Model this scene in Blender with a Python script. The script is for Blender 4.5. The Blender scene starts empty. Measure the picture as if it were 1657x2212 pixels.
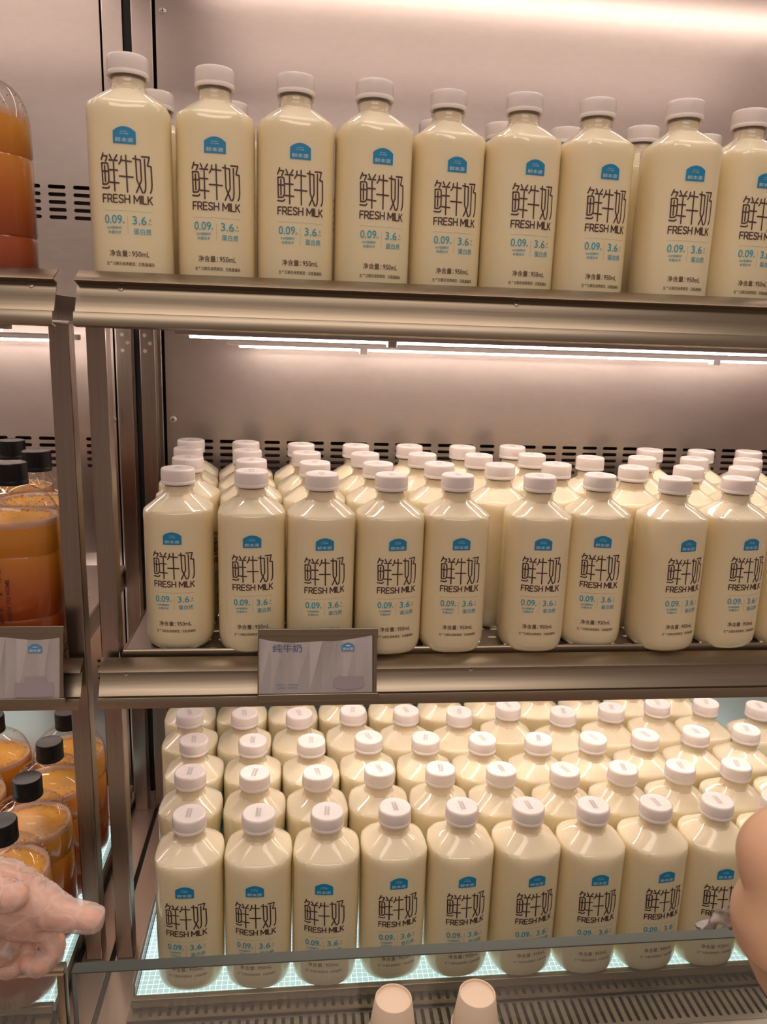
import bpy, bmesh, math, random
from mathutils import Vector, Matrix, noise
PI = math.pi
random.seed(7)
C = bpy.context.scene.collection
sc = bpy.context.scene

# ------------------------------------------------------------------ camera
F_PX, PITCH, YAW, ROLL = 1694.252, 0.224375, 0.113935, 0.034101
CAM = Vector((0.146912, -0.984445, 0.400036))
fwd = Vector((math.sin(YAW)*math.cos(PITCH), math.cos(YAW)*math.cos(PITCH), -math.sin(PITCH)))
right = Vector((math.cos(YAW), -math.sin(YAW), 0))
up = right.cross(fwd)
r2 = right*math.cos(ROLL) + up*math.sin(ROLL)
u2 = -right*math.sin(ROLL) + up*math.cos(ROLL)
cam_data = bpy.data.cameras.new('camera')
cam = bpy.data.objects.new('camera', cam_data); C.objects.link(cam)
cam.matrix_world = Matrix(((r2.x, u2.x, -fwd.x, CAM.x), (r2.y, u2.y, -fwd.y, CAM.y), (r2.z, u2.z, -fwd.z, CAM.z), (0, 0, 0, 1)))
cam_data.sensor_fit = 'HORIZONTAL'; cam_data.sensor_width = 36.0
cam_data.lens = F_PX/1657*36.0
cam_data.clip_start = 0.02
cam_data.dof.use_dof = True; cam_data.dof.focus_distance = 1.03; cam_data.dof.aperture_fstop = 13.0
sc.camera = cam

# ------------------------------------------------------------------ world, lights, exposure
LED_COL = (1.0, 0.80, 0.70)
LED_STRENGTH = 18.0
CANOPY_STRENGTH = 13.0
LOWER_STRENGTH = 18.0
ROOM_W = 12.0
FILL_W = 17.0
w = bpy.data.worlds.new('store'); sc.world = w; w.use_nodes = True
nt = w.node_tree; bg = nt.nodes['Background']
tc = nt.nodes.new('ShaderNodeTexCoord'); sx = nt.nodes.new('ShaderNodeSeparateXYZ'); rmp = nt.nodes.new('ShaderNodeValToRGB')
mp = nt.nodes.new('ShaderNodeMapRange'); mp.inputs[1].default_value = -1; mp.inputs[2].default_value = 1
nt.links.new(tc.outputs['Generated'], sx.inputs[0]); nt.links.new(sx.outputs[2], mp.inputs[0]); nt.links.new(mp.outputs[0], rmp.inputs[0])
e = rmp.color_ramp.elements
e[0].position = 0.30; e[0].color = (0.14, 0.09, 0.07, 1)
e[1].position = 0.98; e[1].color = (0.55, 0.43, 0.36, 1)
m_ = rmp.color_ramp.elements.new(0.55); m_.color = (0.14, 0.10, 0.08, 1); m_ = rmp.color_ramp.elements.new(0.78); m_.color = (0.15, 0.11, 0.09, 1); m_ = rmp.color_ramp.elements.new(0.93); m_.color = (0.12, 0.088, 0.07, 1)
nt.links.new(rmp.outputs[0], bg.inputs[0]); bg.inputs[1].default_value = 1.35

def area(name, loc, rot, sx_, sy_, power, col):
    d = bpy.data.lights.new(name, 'AREA'); d.shape = 'RECTANGLE'; d.size = sx_; d.size_y = sy_; d.energy = power; d.color = col
    o = bpy.data.objects.new(name, d); o.location = loc; o.rotation_euler = rot; C.objects.link(o); return o
area('store_ceiling_light', (0.3, -0.60, 2.4), (math.radians(5), 0, 0), 2.6, 0.5, ROOM_W, (1.0, 0.84, 0.74))
area('added_front_fill', (0.2, -2.5, 2.1), (math.radians(50), 0, 0), 2.6, 0.5, FILL_W, (1.0, 0.86, 0.77))  # added fill lamp, lifts the bottle fronts and price cards

vs = sc.view_settings
sc.display_settings.display_device = 'sRGB'
vs.view_transform = 'Standard'; vs.look = 'None'; vs.gamma = 1.0; vs.use_curve_mapping = False
vs.exposure = 0.48
try:
    sc.cycles.max_bounces = 10; sc.cycles.transparent_max_bounces = 24; sc.cycles.caustics_reflective = False; sc.cycles.caustics_refractive = False
    sc.cycles.sample_clamp_indirect = 4.0
except Exception: pass

ZT, ZM, ZB = 0.4317, 0.0, -0.4166      # surfaces of the three levels
WALL_Y = 0.36
DECK_Z = -0.445

# ------------------------------------------------------------------ materials
def new_mat(name):
    m = bpy.data.materials.new(name); m.use_nodes = True
    return m, m.node_tree, m.node_tree.nodes['Principled BSDF']
def plain(name, col, rough=0.5, metal=0.0, coat=0.0, spec=0.5, sss=0.0, sssr=(0.01, 0.008, 0.005)):
    m, t, p = new_mat(name)
    p.inputs['Base Color'].default_value = (*col, 1); p.inputs['Roughness'].default_value = rough
    p.inputs['Metallic'].default_value = metal; p.inputs['Coat Weight'].default_value = coat; p.inputs['Coat Roughness'].default_value = 0.04
    p.inputs['Specular IOR Level'].default_value = spec
    if sss:
        p.inputs['Subsurface Weight'].default_value = sss; p.inputs['Subsurface Radius'].default_value = sssr; p.inputs['Subsurface Scale'].default_value = 1.0
    # faint procedural mottling so that nothing is perfectly flat
    tcn = t.nodes.new('ShaderNodeTexCoord'); n = t.nodes.new('ShaderNodeTexNoise'); n.inputs['Scale'].default_value = 35
    mx = t.nodes.new('ShaderNodeMixRGB'); mx.blend_type = 'MULTIPLY'; mx.inputs[0].default_value = 0.06
    mx.inputs[1].default_value = (*col, 1); t.links.new(tcn.outputs['Object'], n.inputs['Vector']); t.links.new(n.outputs['Fac'], mx.inputs[2])
    t.links.new(mx.outputs[0], p.inputs['Base Color'])
    return m
def brushed(name, col, rough, scale, stretch, bump=0.05, var=0.12, rvar=0.10):
    m, t, p = new_mat(name)
    p.inputs['Metallic'].default_value = 1.0
    tcn = t.nodes.new('ShaderNodeTexCoord'); mpn = t.nodes.new('ShaderNodeMapping'); mpn.inputs['Scale'].default_value = stretch
    n = t.nodes.new('ShaderNodeTexNoise'); n.inputs['Scale'].default_value = scale; n.inputs['Detail'].default_value = 4
    t.links.new(tcn.outputs['Object'], mpn.inputs[0]); t.links.new(mpn.outputs[0], n.inputs['Vector'])
    r = t.nodes.new('ShaderNodeMapRange'); r.inputs[3].default_value = rough-rvar; r.inputs[4].default_value = rough+rvar
    t.links.new(n.outputs['Fac'], r.inputs[0]); t.links.new(r.outputs[0], p.inputs['Roughness'])
    mx = t.nodes.new('ShaderNodeMixRGB'); mx.inputs[1].default_value = (*[c*(1-var) for c in col], 1); mx.inputs[2].default_value = (*col, 1)
    t.links.new(n.outputs['Fac'], mx.inputs[0]); t.links.new(mx.outputs[0], p.inputs['Base Color'])
    b = t.nodes.new('ShaderNodeBump'); b.inputs['Strength'].default_value = bump; b.inputs['Distance'].default_value = 0.001
    t.links.new(n.outputs['Fac'], b.inputs['Height']); t.links.new(b.outputs[0], p.inputs['Normal'])
    return m
def clear(name, tint=(0.96, 0.96, 0.95), ior=1.45, gloss_rough=0.04, body=0.0, body_col=(1, 1, 1)):
    m = bpy.data.materials.new(name); m.use_nodes = True; t = m.node_tree; t.nodes.clear()
    o = t.nodes.new('ShaderNodeOutputMaterial'); tr = t.nodes.new('ShaderNodeBsdfTransparent'); tr.inputs[0].default_value = (*tint, 1)
    g = t.nodes.new('ShaderNodeBsdfGlossy'); g.inputs['Roughness'].default_value = gloss_rough
    f = t.nodes.new('ShaderNodeFresnel'); ge = t.nodes.new('ShaderNodeNewGeometry'); mi_ = t.nodes.new('ShaderNodeMapRange')
    mi_.inputs[3].default_value = ior; mi_.inputs[4].default_value = 1/ior; t.links.new(ge.outputs['Backfacing'], mi_.inputs[0]); t.links.new(mi_.outputs[0], f.inputs[0])
    mx = t.nodes.new('ShaderNodeMixShader'); src = tr.outputs[0]
    if body:
        d = t.nodes.new('ShaderNodeBsdfDiffuse'); d.inputs[0].default_value = (*body_col, 1)
        tl = t.nodes.new('ShaderNodeBsdfTranslucent'); tl.inputs[0].default_value = (*body_col, 1)
        a0 = t.nodes.new('ShaderNodeMixShader'); a0.inputs[0].default_value = 0.5; t.links.new(d.outputs[0], a0.inputs[1]); t.links.new(tl.outputs[0], a0.inputs[2])
        a = t.nodes.new('ShaderNodeMixShader'); a.inputs[0].default_value = body; t.links.new(tr.outputs[0], a.inputs[1]); t.links.new(a0.outputs[0], a.inputs[2]); src = a.outputs[0]
    t.links.new(f.outputs[0], mx.inputs[0]); t.links.new(src, mx.inputs[1]); t.links.new(g.outputs[0], mx.inputs[2]); t.links.new(mx.outputs[0], o.inputs[0])
    return m
def emit(name, col, s):
    m = bpy.data.materials.new(name); m.use_nodes = True; t = m.node_tree; t.nodes.clear()
    o = t.nodes.new('ShaderNodeOutputMaterial'); e_ = t.nodes.new('ShaderNodeEmission'); e_.inputs[0].default_value = (*col, 1); e_.inputs[1].default_value = s
    t.links.new(e_.outputs[0], o.inputs[0]); return m

M = {}
M['wall'] = brushed('satin steel sheet', (0.62, 0.55, 0.51), 0.33, 60, (1, 1, 2.5), 0.06, 0.10, 0.05)
M['steel'] = brushed('brushed steel upright', (0.40, 0.335, 0.295), 0.30, 300, (1, 1, 0.03), 0.05, 0.25, 0.08)
M['rail'] = brushed('brushed steel rail', (0.33, 0.275, 0.205), 0.33, 300, (0.03, 1, 1), 0.05, 0.12, 0.06)
M['shelf'] = brushed('shelf steel', (0.66, 0.60, 0.55), 0.42, 200, (0.05, 1, 1), 0.04, 0.12, 0.05)
M['deck'] = brushed('pink satin steel deck', (0.66, 0.53, 0.45), 0.42, 120, (1, 0.05, 1), 0.03, 0.08, 0.05)
M['dark'] = plain('black rubber', (0.012, 0.011, 0.011), 0.6)
M['void'] = plain('dark air duct', (0.055, 0.032, 0.028), 0.8)
M['screw'] = plain('zinc screw', (0.80, 0.74, 0.66), 0.35, 0.6)
M['cap'] = plain('white cap plastic', (0.92, 0.85, 0.82), 0.35, 0, 0.25, 0.4, 0.5, (0.004, 0.0035, 0.003))
M['ink'] = plain('dark brown ink', (0.075, 0.034, 0.034), 0.45)
M['blue'] = plain('blue print', (0.012, 0.27, 0.52), 0.4)
M['teal'] = plain('light blue print', (0.035, 0.38, 0.55), 0.45)
M['rule'] = plain('grey blue print', (0.22, 0.30, 0.31), 0.5)
M['emblem_white'] = plain('pale emblem lettering', (0.62, 0.76, 0.80), 0.5)
M['stamp'] = plain('grey inkjet stamp', (0.50, 0.50, 0.48), 0.6)
M['clear'] = clear('clear bottle plastic', (0.95, 0.93, 0.90), 1.42, 0.05, 0.14, (0.9, 0.84, 0.78))
M['juice_shell'] = clear('clear juice bottle plastic', (0.97, 0.96, 0.94), 1.5, 0.03)
M['glass'] = clear('glass pane', (0.93, 0.96, 0.94), 1.45, 0.02, 0.03, (0.85, 0.9, 0.88))
M['glass_edge'] = plain('ground green glass edge', (0.055, 0.068, 0.058), 0.5)
M['black_cap'] = plain('black cap plastic', (0.008, 0.008, 0.009), 0.35, 0, 0.0, 0.25)
M['foam'] = clear('juice foam', (0.95, 0.9, 0.85), 1.3, 0.3, 0.75, (0.90, 0.72, 0.58))
M['cup'] = plain('cream paper cup', (0.82, 0.66, 0.50), 0.55)
M['card'] = plain('white price card', (0.92, 0.87, 0.86), 0.7)
M['card_ink'] = plain('violet blue card ink', (0.12, 0.15, 0.34), 0.6)
M['card_blue'] = plain('sky blue card print', (0.09, 0.32, 0.58), 0.6)
M['card_grey'] = plain('small blue grey card text', (0.30, 0.38, 0.50), 0.6)
M['card_patch'] = plain('pale lilac patch', (0.42, 0.36, 0.40), 0.6)
M['led'] = emit('led strip', LED_COL, LED_STRENGTH)
M['canopy_led'] = emit('canopy led strip', LED_COL, CANOPY_STRENGTH)
M['lower_led'] = emit('lower led strip', LED_COL, LOWER_STRENGTH)
M['led_body'] = plain('white led housing', (0.8, 0.74, 0.72), 0.4)

def milk_material():
    m, t, p = new_mat('milk behind clear plastic')
    tcn = t.nodes.new('ShaderNodeTexCoord'); s = t.nodes.new('ShaderNodeSeparateXYZ'); r = t.nodes.new('ShaderNodeValToRGB')
    mr = t.nodes.new('ShaderNodeMapRange'); mr.inputs[1].default_value = 0.165; mr.inputs[2].default_value = 0.182
    t.links.new(tcn.outputs['Object'], s.inputs[0]); t.links.new(s.outputs[2], mr.inputs[0]); t.links.new(mr.outputs[0], r.inputs[0])
    r.color_ramp.elements[0].color = (0.93, 0.81, 0.54, 1); r.color_ramp.elements[1].color = (0.94, 0.83, 0.61, 1)
    t.links.new(r.outputs[0], p.inputs['Base Color'])
    p.inputs['Roughness'].default_value = 0.5; p.inputs['Coat Weight'].default_value = 1.0; p.inputs['Coat Roughness'].default_value = 0.022
    n = t.nodes.new('ShaderNodeTexNoise'); n.inputs['Scale'].default_value = 55; n.inputs['Detail'].default_value = 1
    b = t.nodes.new('ShaderNodeBump'); b.inputs['Strength'].default_value = 0.05; b.inputs['Distance'].default_value = 0.002
    t.links.new(tcn.outputs['Object'], n.inputs['Vector']); t.links.new(n.outputs['Fac'], b.inputs['Height']); t.links.new(b.outputs[0], p.inputs['Coat Normal'])
    p.inputs['Subsurface Weight'].default_value = 0.45; p.inputs['Subsurface Radius'].default_value = (0.016, 0.012, 0.006); p.inputs['Subsurface Scale'].default_value = 1.0
    return m
M['milk'] = milk_material()
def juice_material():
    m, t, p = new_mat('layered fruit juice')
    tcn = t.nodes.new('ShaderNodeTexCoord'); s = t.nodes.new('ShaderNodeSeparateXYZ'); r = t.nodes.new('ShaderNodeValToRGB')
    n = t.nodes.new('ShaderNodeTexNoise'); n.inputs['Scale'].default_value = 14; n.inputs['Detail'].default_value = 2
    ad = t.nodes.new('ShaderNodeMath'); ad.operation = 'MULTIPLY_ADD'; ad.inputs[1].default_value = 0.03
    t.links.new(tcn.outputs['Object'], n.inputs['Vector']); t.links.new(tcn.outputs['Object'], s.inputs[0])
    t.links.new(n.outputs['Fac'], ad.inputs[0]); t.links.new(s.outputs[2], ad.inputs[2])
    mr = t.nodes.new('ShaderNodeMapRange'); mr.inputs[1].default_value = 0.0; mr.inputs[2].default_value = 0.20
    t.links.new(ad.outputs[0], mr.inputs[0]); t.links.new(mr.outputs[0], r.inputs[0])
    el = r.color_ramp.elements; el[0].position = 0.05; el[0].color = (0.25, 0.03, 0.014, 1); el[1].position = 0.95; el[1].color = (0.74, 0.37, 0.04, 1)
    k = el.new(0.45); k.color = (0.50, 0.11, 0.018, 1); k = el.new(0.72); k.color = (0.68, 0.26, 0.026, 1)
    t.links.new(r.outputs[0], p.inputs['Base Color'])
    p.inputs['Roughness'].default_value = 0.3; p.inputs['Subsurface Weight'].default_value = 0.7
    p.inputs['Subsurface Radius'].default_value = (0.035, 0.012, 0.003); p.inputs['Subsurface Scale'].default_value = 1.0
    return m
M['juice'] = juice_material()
def tray_material():
    m = bpy.data.materials.new('lit panel under white wire mesh'); m.use_nodes = True; t = m.node_tree; t.nodes.clear()
    o = t.nodes.new('ShaderNodeOutputMaterial'); e_ = t.nodes.new('ShaderNodeEmission')
    tcn = t.nodes.new('ShaderNodeTexCoord'); s = t.nodes.new('ShaderNodeSeparateXYZ'); t.links.new(tcn.outputs['Object'], s.inputs[0])
    def line(ax):
        a = t.nodes.new('ShaderNodeMath'); a.operation = 'DIVIDE'; a.inputs[1].default_value = 0.0072; t.links.new(s.outputs[ax], a.inputs[0])
        b = t.nodes.new('ShaderNodeMath'); b.operation = 'FRACT'; t.links.new(a.outputs[0], b.inputs[0])
        c = t.nodes.new('ShaderNodeMath'); c.operation = 'LESS_THAN'; c.inputs[1].default_value = 0.10; t.links.new(b.outputs[0], c.inputs[0]); return c
    mxn = t.nodes.new('ShaderNodeMath'); mxn.operation = 'MAXIMUM'; t.links.new(line(0).outputs[0], mxn.inputs[0]); t.links.new(line(1).outputs[0], mxn.inputs[1])
    mc = t.nodes.new('ShaderNodeMixRGB'); mc.inputs[1].default_value = (0.50, 0.70, 0.68, 1); mc.inputs[2].default_value = (1.2, 1.3, 1.3, 1)
    t.links.new(mxn.outputs[0], mc.inputs[0]); t.links.new(mc.outputs[0], e_.inputs[0]); e_.inputs[1].default_value = 0.85
    t.links.new(e_.outputs[0], o.inputs[0]); return m
M['tray'] = tray_material()
def skin_material(name, col):
    m, t, p = new_mat(name)
    tcn = t.nodes.new('ShaderNodeTexCoord'); n = t.nodes.new('ShaderNodeTexNoise'); n.inputs['Scale'].default_value = 18; n.inputs['Detail'].default_value = 5
    mx = t.nodes.new('ShaderNodeMixRGB'); mx.inputs[1].default_value = (*[c*0.82 for c in col], 1); mx.inputs[2].default_value = (*col, 1)
    t.links.new(tcn.outputs['Object'], n.inputs['Vector']); t.links.new(n.outputs['Fac'], mx.inputs[0]); t.links.new(mx.outputs[0], p.inputs['Base Color'])
    p.inputs['Roughness'].default_value = 0.5; p.inputs['Subsurface Weight'].default_value = 0.35; p.inputs['Subsurface Radius'].default_value = (0.008, 0.003, 0.0015); p.inputs['Subsurface Scale'].default_value = 1.0
    n2 = t.nodes.new('ShaderNodeTexVoronoi'); n2.inputs['Scale'].default_value = 900; b = t.nodes.new('ShaderNodeBump'); b.inputs['Strength'].default_value = 0.12; b.inputs['Distance'].default_value = 0.0004
    t.links.new(tcn.outputs['Object'], n2.inputs['Vector']); t.links.new(n2.outputs['Distance'], b.inputs['Height']); t.links.new(b.outputs[0], p.inputs['Normal'])
    return m
M['skin'] = skin_material('warm skin', (0.90, 0.56, 0.36))
M['skin_pink'] = skin_material('pink skin', (0.90, 0.48, 0.32))
M['nail'] = plain('finger nail', (0.85, 0.58, 0.48), 0.3)
M['tissue'] = plain('white tissue', (0.85, 0.82, 0.80), 0.8)
M['floor'] = plain('brown store floor', (0.16, 0.11, 0.09), 0.5)

# ------------------------------------------------------------------ helpers
def tag(o, label=None, cat=None, group=None, kind=None):
    if label: o['label'] = label
    if cat: o['category'] = cat
    if group: o['group'] = group
    if kind: o['kind'] = kind
    return o
def thing(name, label, cat, loc=(0, 0, 0), rz=0.0, group=None):
    o = bpy.data.objects.new(name, None); C.objects.link(o); o.location = loc; o.rotation_euler = (0, 0, rz); o.empty_display_size = 0.02
    return tag(o, label, cat, group)
def obj(name, me, mats, parent=None, smooth=None):
    if isinstance(me, bmesh.types.BMesh):
        bm = me; me = bpy.data.meshes.new(name); bm.normal_update(); bm.to_mesh(me); bm.free()
    for m in (mats if isinstance(mats, (list, tuple)) else [mats]): me.materials.append(m)
    o = bpy.data.objects.new(name, me); C.objects.link(o)
    if parent is not None: o.parent = parent
    if smooth is not None:
        for p in me.polygons: p.use_smooth = True
        if smooth < 180:
            me.set_sharp_from_angle(angle=math.radians(smooth))
    return o
def box(bm, x0, x1, y0, y1, z0, z1, mi=0, bevel=0.0):
    vs_ = [bm.verts.new((x, y, z)) for x in (x0, x1) for y in (y0, y1) for z in (z0, z1)]
    fs = []
    for a in ((0, 1, 3, 2), (4, 6, 7, 5), (0, 4, 5, 1), (2, 3, 7, 6), (0, 2, 6, 4), (1, 5, 7, 3)):
        f = bm.faces.new([vs_[i] for i in a]); f.material_index = mi; fs.append(f)
    if bevel:
        es = list({e_ for f in fs for e_ in f.edges})
        bmesh.ops.bevel(bm, geom=es, offset=bevel, segments=2, affect='EDGES', profile=0.5)
    return fs
def bxo(name, dims, mat, parent=None, bevel=0.0008):
    bm = bmesh.new(); box(bm, *dims, bevel=bevel); return obj(name, bm, mat, parent)
def sheet(name, pts, x0, x1, t, mat, parent=None):
    """bent metal sheet running along X; pts = (y, z) polyline"""
    bm = bmesh.new(); n = len(pts); offs = []
    for i in range(n):
        a = Vector(pts[max(i-1, 0)]); b = Vector(pts[min(i+1, n-1)]); p = Vector(pts[i])
        if 0 < i < n-1:
            d1 = (p-a).normalized(); d2 = (b-p).normalized(); n1 = Vector((-d1.y, d1.x)); n2 = Vector((-d2.y, d2.x)); nn = (n1+n2)
            nn = nn.normalized() if nn.length > 1e-4 else n1; k = 1/max(0.45, nn.dot(n1)); offs.append(nn*k)
        else:
            d = (b-a).normalized(); offs.append(Vector((-d.y, d.x)))
    ring = [Vector(p)+o_*t/2 for p, o_ in zip(pts, offs)] + [Vector(p)-o_*t/2 for p, o_ in reversed(list(zip(pts, offs)))]
    A = [bm.verts.new((x0, p.x, p.y)) for p in ring]; B = [bm.verts.new((x1, p.x, p.y)) for p in ring]; k = len(ring)
    for i in range(k): bm.faces.new((A[i], A[(i+1) % k], B[(i+1) % k], B[i]))
    for i in range(n-1):
        bm.faces.new((A[i], A[k-1-i], A[k-2-i], A[i+1])); bm.faces.new((B[i+1], B[k-2-i], B[k-1-i], B[i]))
    bmesh.ops.recalc_face_normals(bm, faces=bm.faces)
    bmesh.ops.bevel(bm, geom=[e_ for e_ in bm.edges if abs(e_.verts[0].co.x-e_.verts[1].co.x) > 1e-5], offset=min(t*0.45, 0.0009), segments=2, affect='EDGES', profile=0.5)
    return obj(name, bm, mat, parent, smooth=35)
def lathe(bm, prof, seg=48, mi=0, cx=0, cy=0, ribs=0, ribd=0.0):
    rings = []
    for r, z in prof:
        if r < 1e-6: rings.append([bm.verts.new((cx, cy, z))]); continue
        row = []
        for i in range(seg):
            a = 2*PI*i/seg; rr = r
            row.append(bm.verts.new((cx+rr*math.cos(a), cy+rr*math.sin(a), z)))
        rings.append(row)
    for a, b in zip(rings, rings[1:]):
        for i in range(seg):
            j = (i+1) % seg
            if len(a) == 1 and len(b) == 1: continue
            if len(a) == 1: f = bm.faces.new((a[0], b[j], b[i]))
            elif len(b) == 1: f = bm.faces.new((a[i], a[j], b[0]))
            else: f = bm.faces.new((a[i], a[j], b[j], b[i]))
            f.material_index = mi
def tube(bm, pts, r, seg=8, mi=0):
    prev = None
    for i, p in enumerate(pts):
        p = Vector(p); a = Vector(pts[max(i-1, 0)]); b = Vector(pts[min(i+1, len(pts)-1)]); d = (b-a).normalized()
        s = d.cross(Vector((0, 0, 1)));  s = s.normalized() if s.length > 1e-4 else Vector((1, 0, 0)); t_ = s.cross(d)
        row = [bm.verts.new(p+(s*math.cos(2*PI*k/seg)+t_*math.sin(2*PI*k/seg))*r) for k in range(seg)]
        if prev:
            for k in range(seg): bm.faces.new((prev[k], prev[(k+1) % seg], row[(k+1) % seg], row[k])).material_index = mi
        prev = row
def curve_mesh(splines, depth=0.0, bev=0.0):
    """filled 2D outline with holes -> mesh (XY plane, extruded along Z)"""
    cu = bpy.data.curves.new('tmp', 'CURVE'); cu.dimensions = '2D'; cu.fill_mode = 'BOTH'; cu.extrude = depth/2; cu.bevel_depth = bev
    for pts in splines:
        s = cu.splines.new('POLY'); s.points.add(len(pts)-1); s.use_cyclic_u = True
        for q, (x, y) in zip(s.points, pts): q.co = (x, y, 0, 1)
    o = bpy.data.objects.new('tmp', cu); C.objects.link(o); dg = bpy.context.evaluated_depsgraph_get(); dg.update()
    me = bpy.data.meshes.new_from_object(o.evaluated_get(dg)); bpy.data.objects.remove(o); bpy.data.curves.remove(cu)
    me.materials.clear(); return me
def capsule(cx, cy, L, W_, vertical=False, n=6):
    r = W_/2; h = L/2-r; pts = []
    for k in range(n+1): a = -PI/2+PI*k/n; pts.append((cx+h+r*math.cos(a), cy+r*math.sin(a)))
    for k in range(n+1): a = PI/2+PI*k/n; pts.append((cx-h+r*math.cos(a), cy+r*math.sin(a)))
    if vertical: pts = [(cx+(y-cy), cy+(x-cx)) for x, y in pts][::-1]
    return pts
def text_polys(s, bold=0.006):
    """text -> (verts2d, faces) using Blender's own font"""
    cu = bpy.data.curves.new('t', 'FONT'); cu.body = s; cu.resolution_u = 3; cu.offset = bold
    o = bpy.data.objects.new('t', cu); C.objects.link(o); dg = bpy.context.evaluated_depsgraph_get(); dg.update()
    me = bpy.data.meshes.new_from_object(o.evaluated_get(dg)); bpy.data.objects.remove(o)
    v = [(a.co.x, a.co.y) for a in me.vertices]; f = [tuple(p.vertices) for p in me.polygons]; bpy.data.meshes.remove(me)
    return v, f
def fit_text(s, x0, x1, y0, y1):
    v, f = text_polys(s)
    ax, bx_ = min(p[0] for p in v), max(p[0] for p in v); ay, by = min(p[1] for p in v), max(p[1] for p in v)
    return [(x0+(p[0]-ax)/(bx_-ax)*(x1-x0), y0+(p[1]-ay)/(by-ay)*(y1-y0)) for p in v], f
class Print:
    """flat lettering gathered in (u, v) and mapped onto a surface by fn(u, v) -> Vector"""
    def __init__(s): s.v = []; s.f = []; s.m = []
    def add(s, v, f, mi):
        b = len(s.v); s.v += v; s.f += [tuple(b+i for i in q) for q in f]; s.m += [mi]*len(f)
    def text(s, t, x0, x1, y0, y1, mi): v, f = fit_text(t, x0, x1, y0, y1); s.add(v, f, mi)
    def rect(s, x0, x1, y0, y1, mi, nx=1, ny=1):
        v = [(x0+(x1-x0)*i/nx, y0+(y1-y0)*j/ny) for j in range(ny+1) for i in range(nx+1)]
        f = [(j*(nx+1)+i, j*(nx+1)+i+1, (j+1)*(nx+1)+i+1, (j+1)*(nx+1)+i) for j in range(ny) for i in range(nx)]; s.add(v, f, mi)
    def stroke(s, pts, w_, mi):
        for a, b in zip(pts, pts[1:]):
            L = math.hypot(b[0]-a[0], b[1]-a[1]); n = max(1, int(L/0.003)); d = ((b[0]-a[0])/L, (b[1]-a[1])/L); o_ = (-d[1]*w_/2, d[0]*w_/2); v = []; f = []
            for k in range(n+1):
                x, y = a[0]+(b[0]-a[0])*k/n, a[1]+(b[1]-a[1])*k/n; v += [(x+o_[0], y+o_[1]), (x-o_[0], y-o_[1])]
                if k: f.append((2*k-2, 2*k-1, 2*k+1, 2*k))
            s.add(v, f, mi)
        for p in pts: s.disc(p, w_/2, mi)
    def disc(s, p, r, mi, n=8): s.add([(p[0]+r*math.cos(2*PI*k/n), p[1]+r*math.sin(2*PI*k/n)) for k in range(n)], [tuple(range(n))], mi)
    def mesh(s, name, fn):
        me = bpy.data.meshes.new(name); me.from_pydata([tuple(fn(*p)) for p in s.v], [], s.f)
        for p, mi in zip(me.polygons, s.m): p.material_index = mi
        me.update(); return me
def dome_columns(cx, y0, w_, h_side, h_top, n=22):
    """emblem outline: straight sides with a domed top, as (u, v) columns"""
    v = []; f = []
    for i in range(n+1):
        t_ = -1+2*i/n; x = cx+t_*w_/2; top = h_side+(h_top-h_side)*(max(0, 1-abs(t_)**2.1))
        for j in range(4): v.append((x, y0+top*j/3))
    for i in range(n):
        for j in range(3): f.append((i*4+j, (i+1)*4+j, (i+1)*4+j+1, i*4+j+1))
    return v, f

# ================================================================== the refrigerated cabinets
X_END = 1.12; XL_END = -0.95
def panel_xz(name, outer, holes, y, t, mat, parent=None):
    """vertical sheet with real punched slots; outline and holes given in (x, z)"""
    me = curve_mesh([outer]+holes, t)
    for v in me.vertices: v.co = Vector((v.co.x, y+t/2+v.co.z, v.co.y))
    me.flip_normals(); return obj(name, me, mat, parent)
def panel_xy(name, outer, holes, z, t, mat, parent=None, slope=0.0, y0=0.0):
    me = curve_mesh([outer]+holes, t)
    for v in me.vertices: v.co = Vector((v.co.x, v.co.y, z-t/2+v.co.z+(v.co.y-y0)*slope))
    return obj(name, me, mat, parent)
def rect(x0, x1, y0, y1): return [(x0, y0), (x1, y0), (x1, y1), (x0, y1)]
ROWS = [(0.604, 5), (0.2115, 5), (-0.1850, 5)]
def slot_holes(cols):
    return [capsule(cx, z0-0.0112*r, 0.0265, 0.0056) for z0, n in ROWS for r in range(n) for cx in cols]

fr = thing('refrigerated_display_cabinet', 'stainless steel refrigerated display cabinet holding the white milk bottles', 'display cabinet', (0, 0, 0))
fl = thing('refrigerated_display_cabinet', 'stainless steel refrigerated display cabinet at the left holding the orange juice bottles', 'display cabinet', (0, 0, 0))
# floor and the cabinets' lower bodies
fb = bmesh.new(); box(fb, -1.6, 1.8, -2.4, 1.0, -1.22, -1.20); tag(obj('floor', fb, M['floor']), kind='structure')

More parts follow.
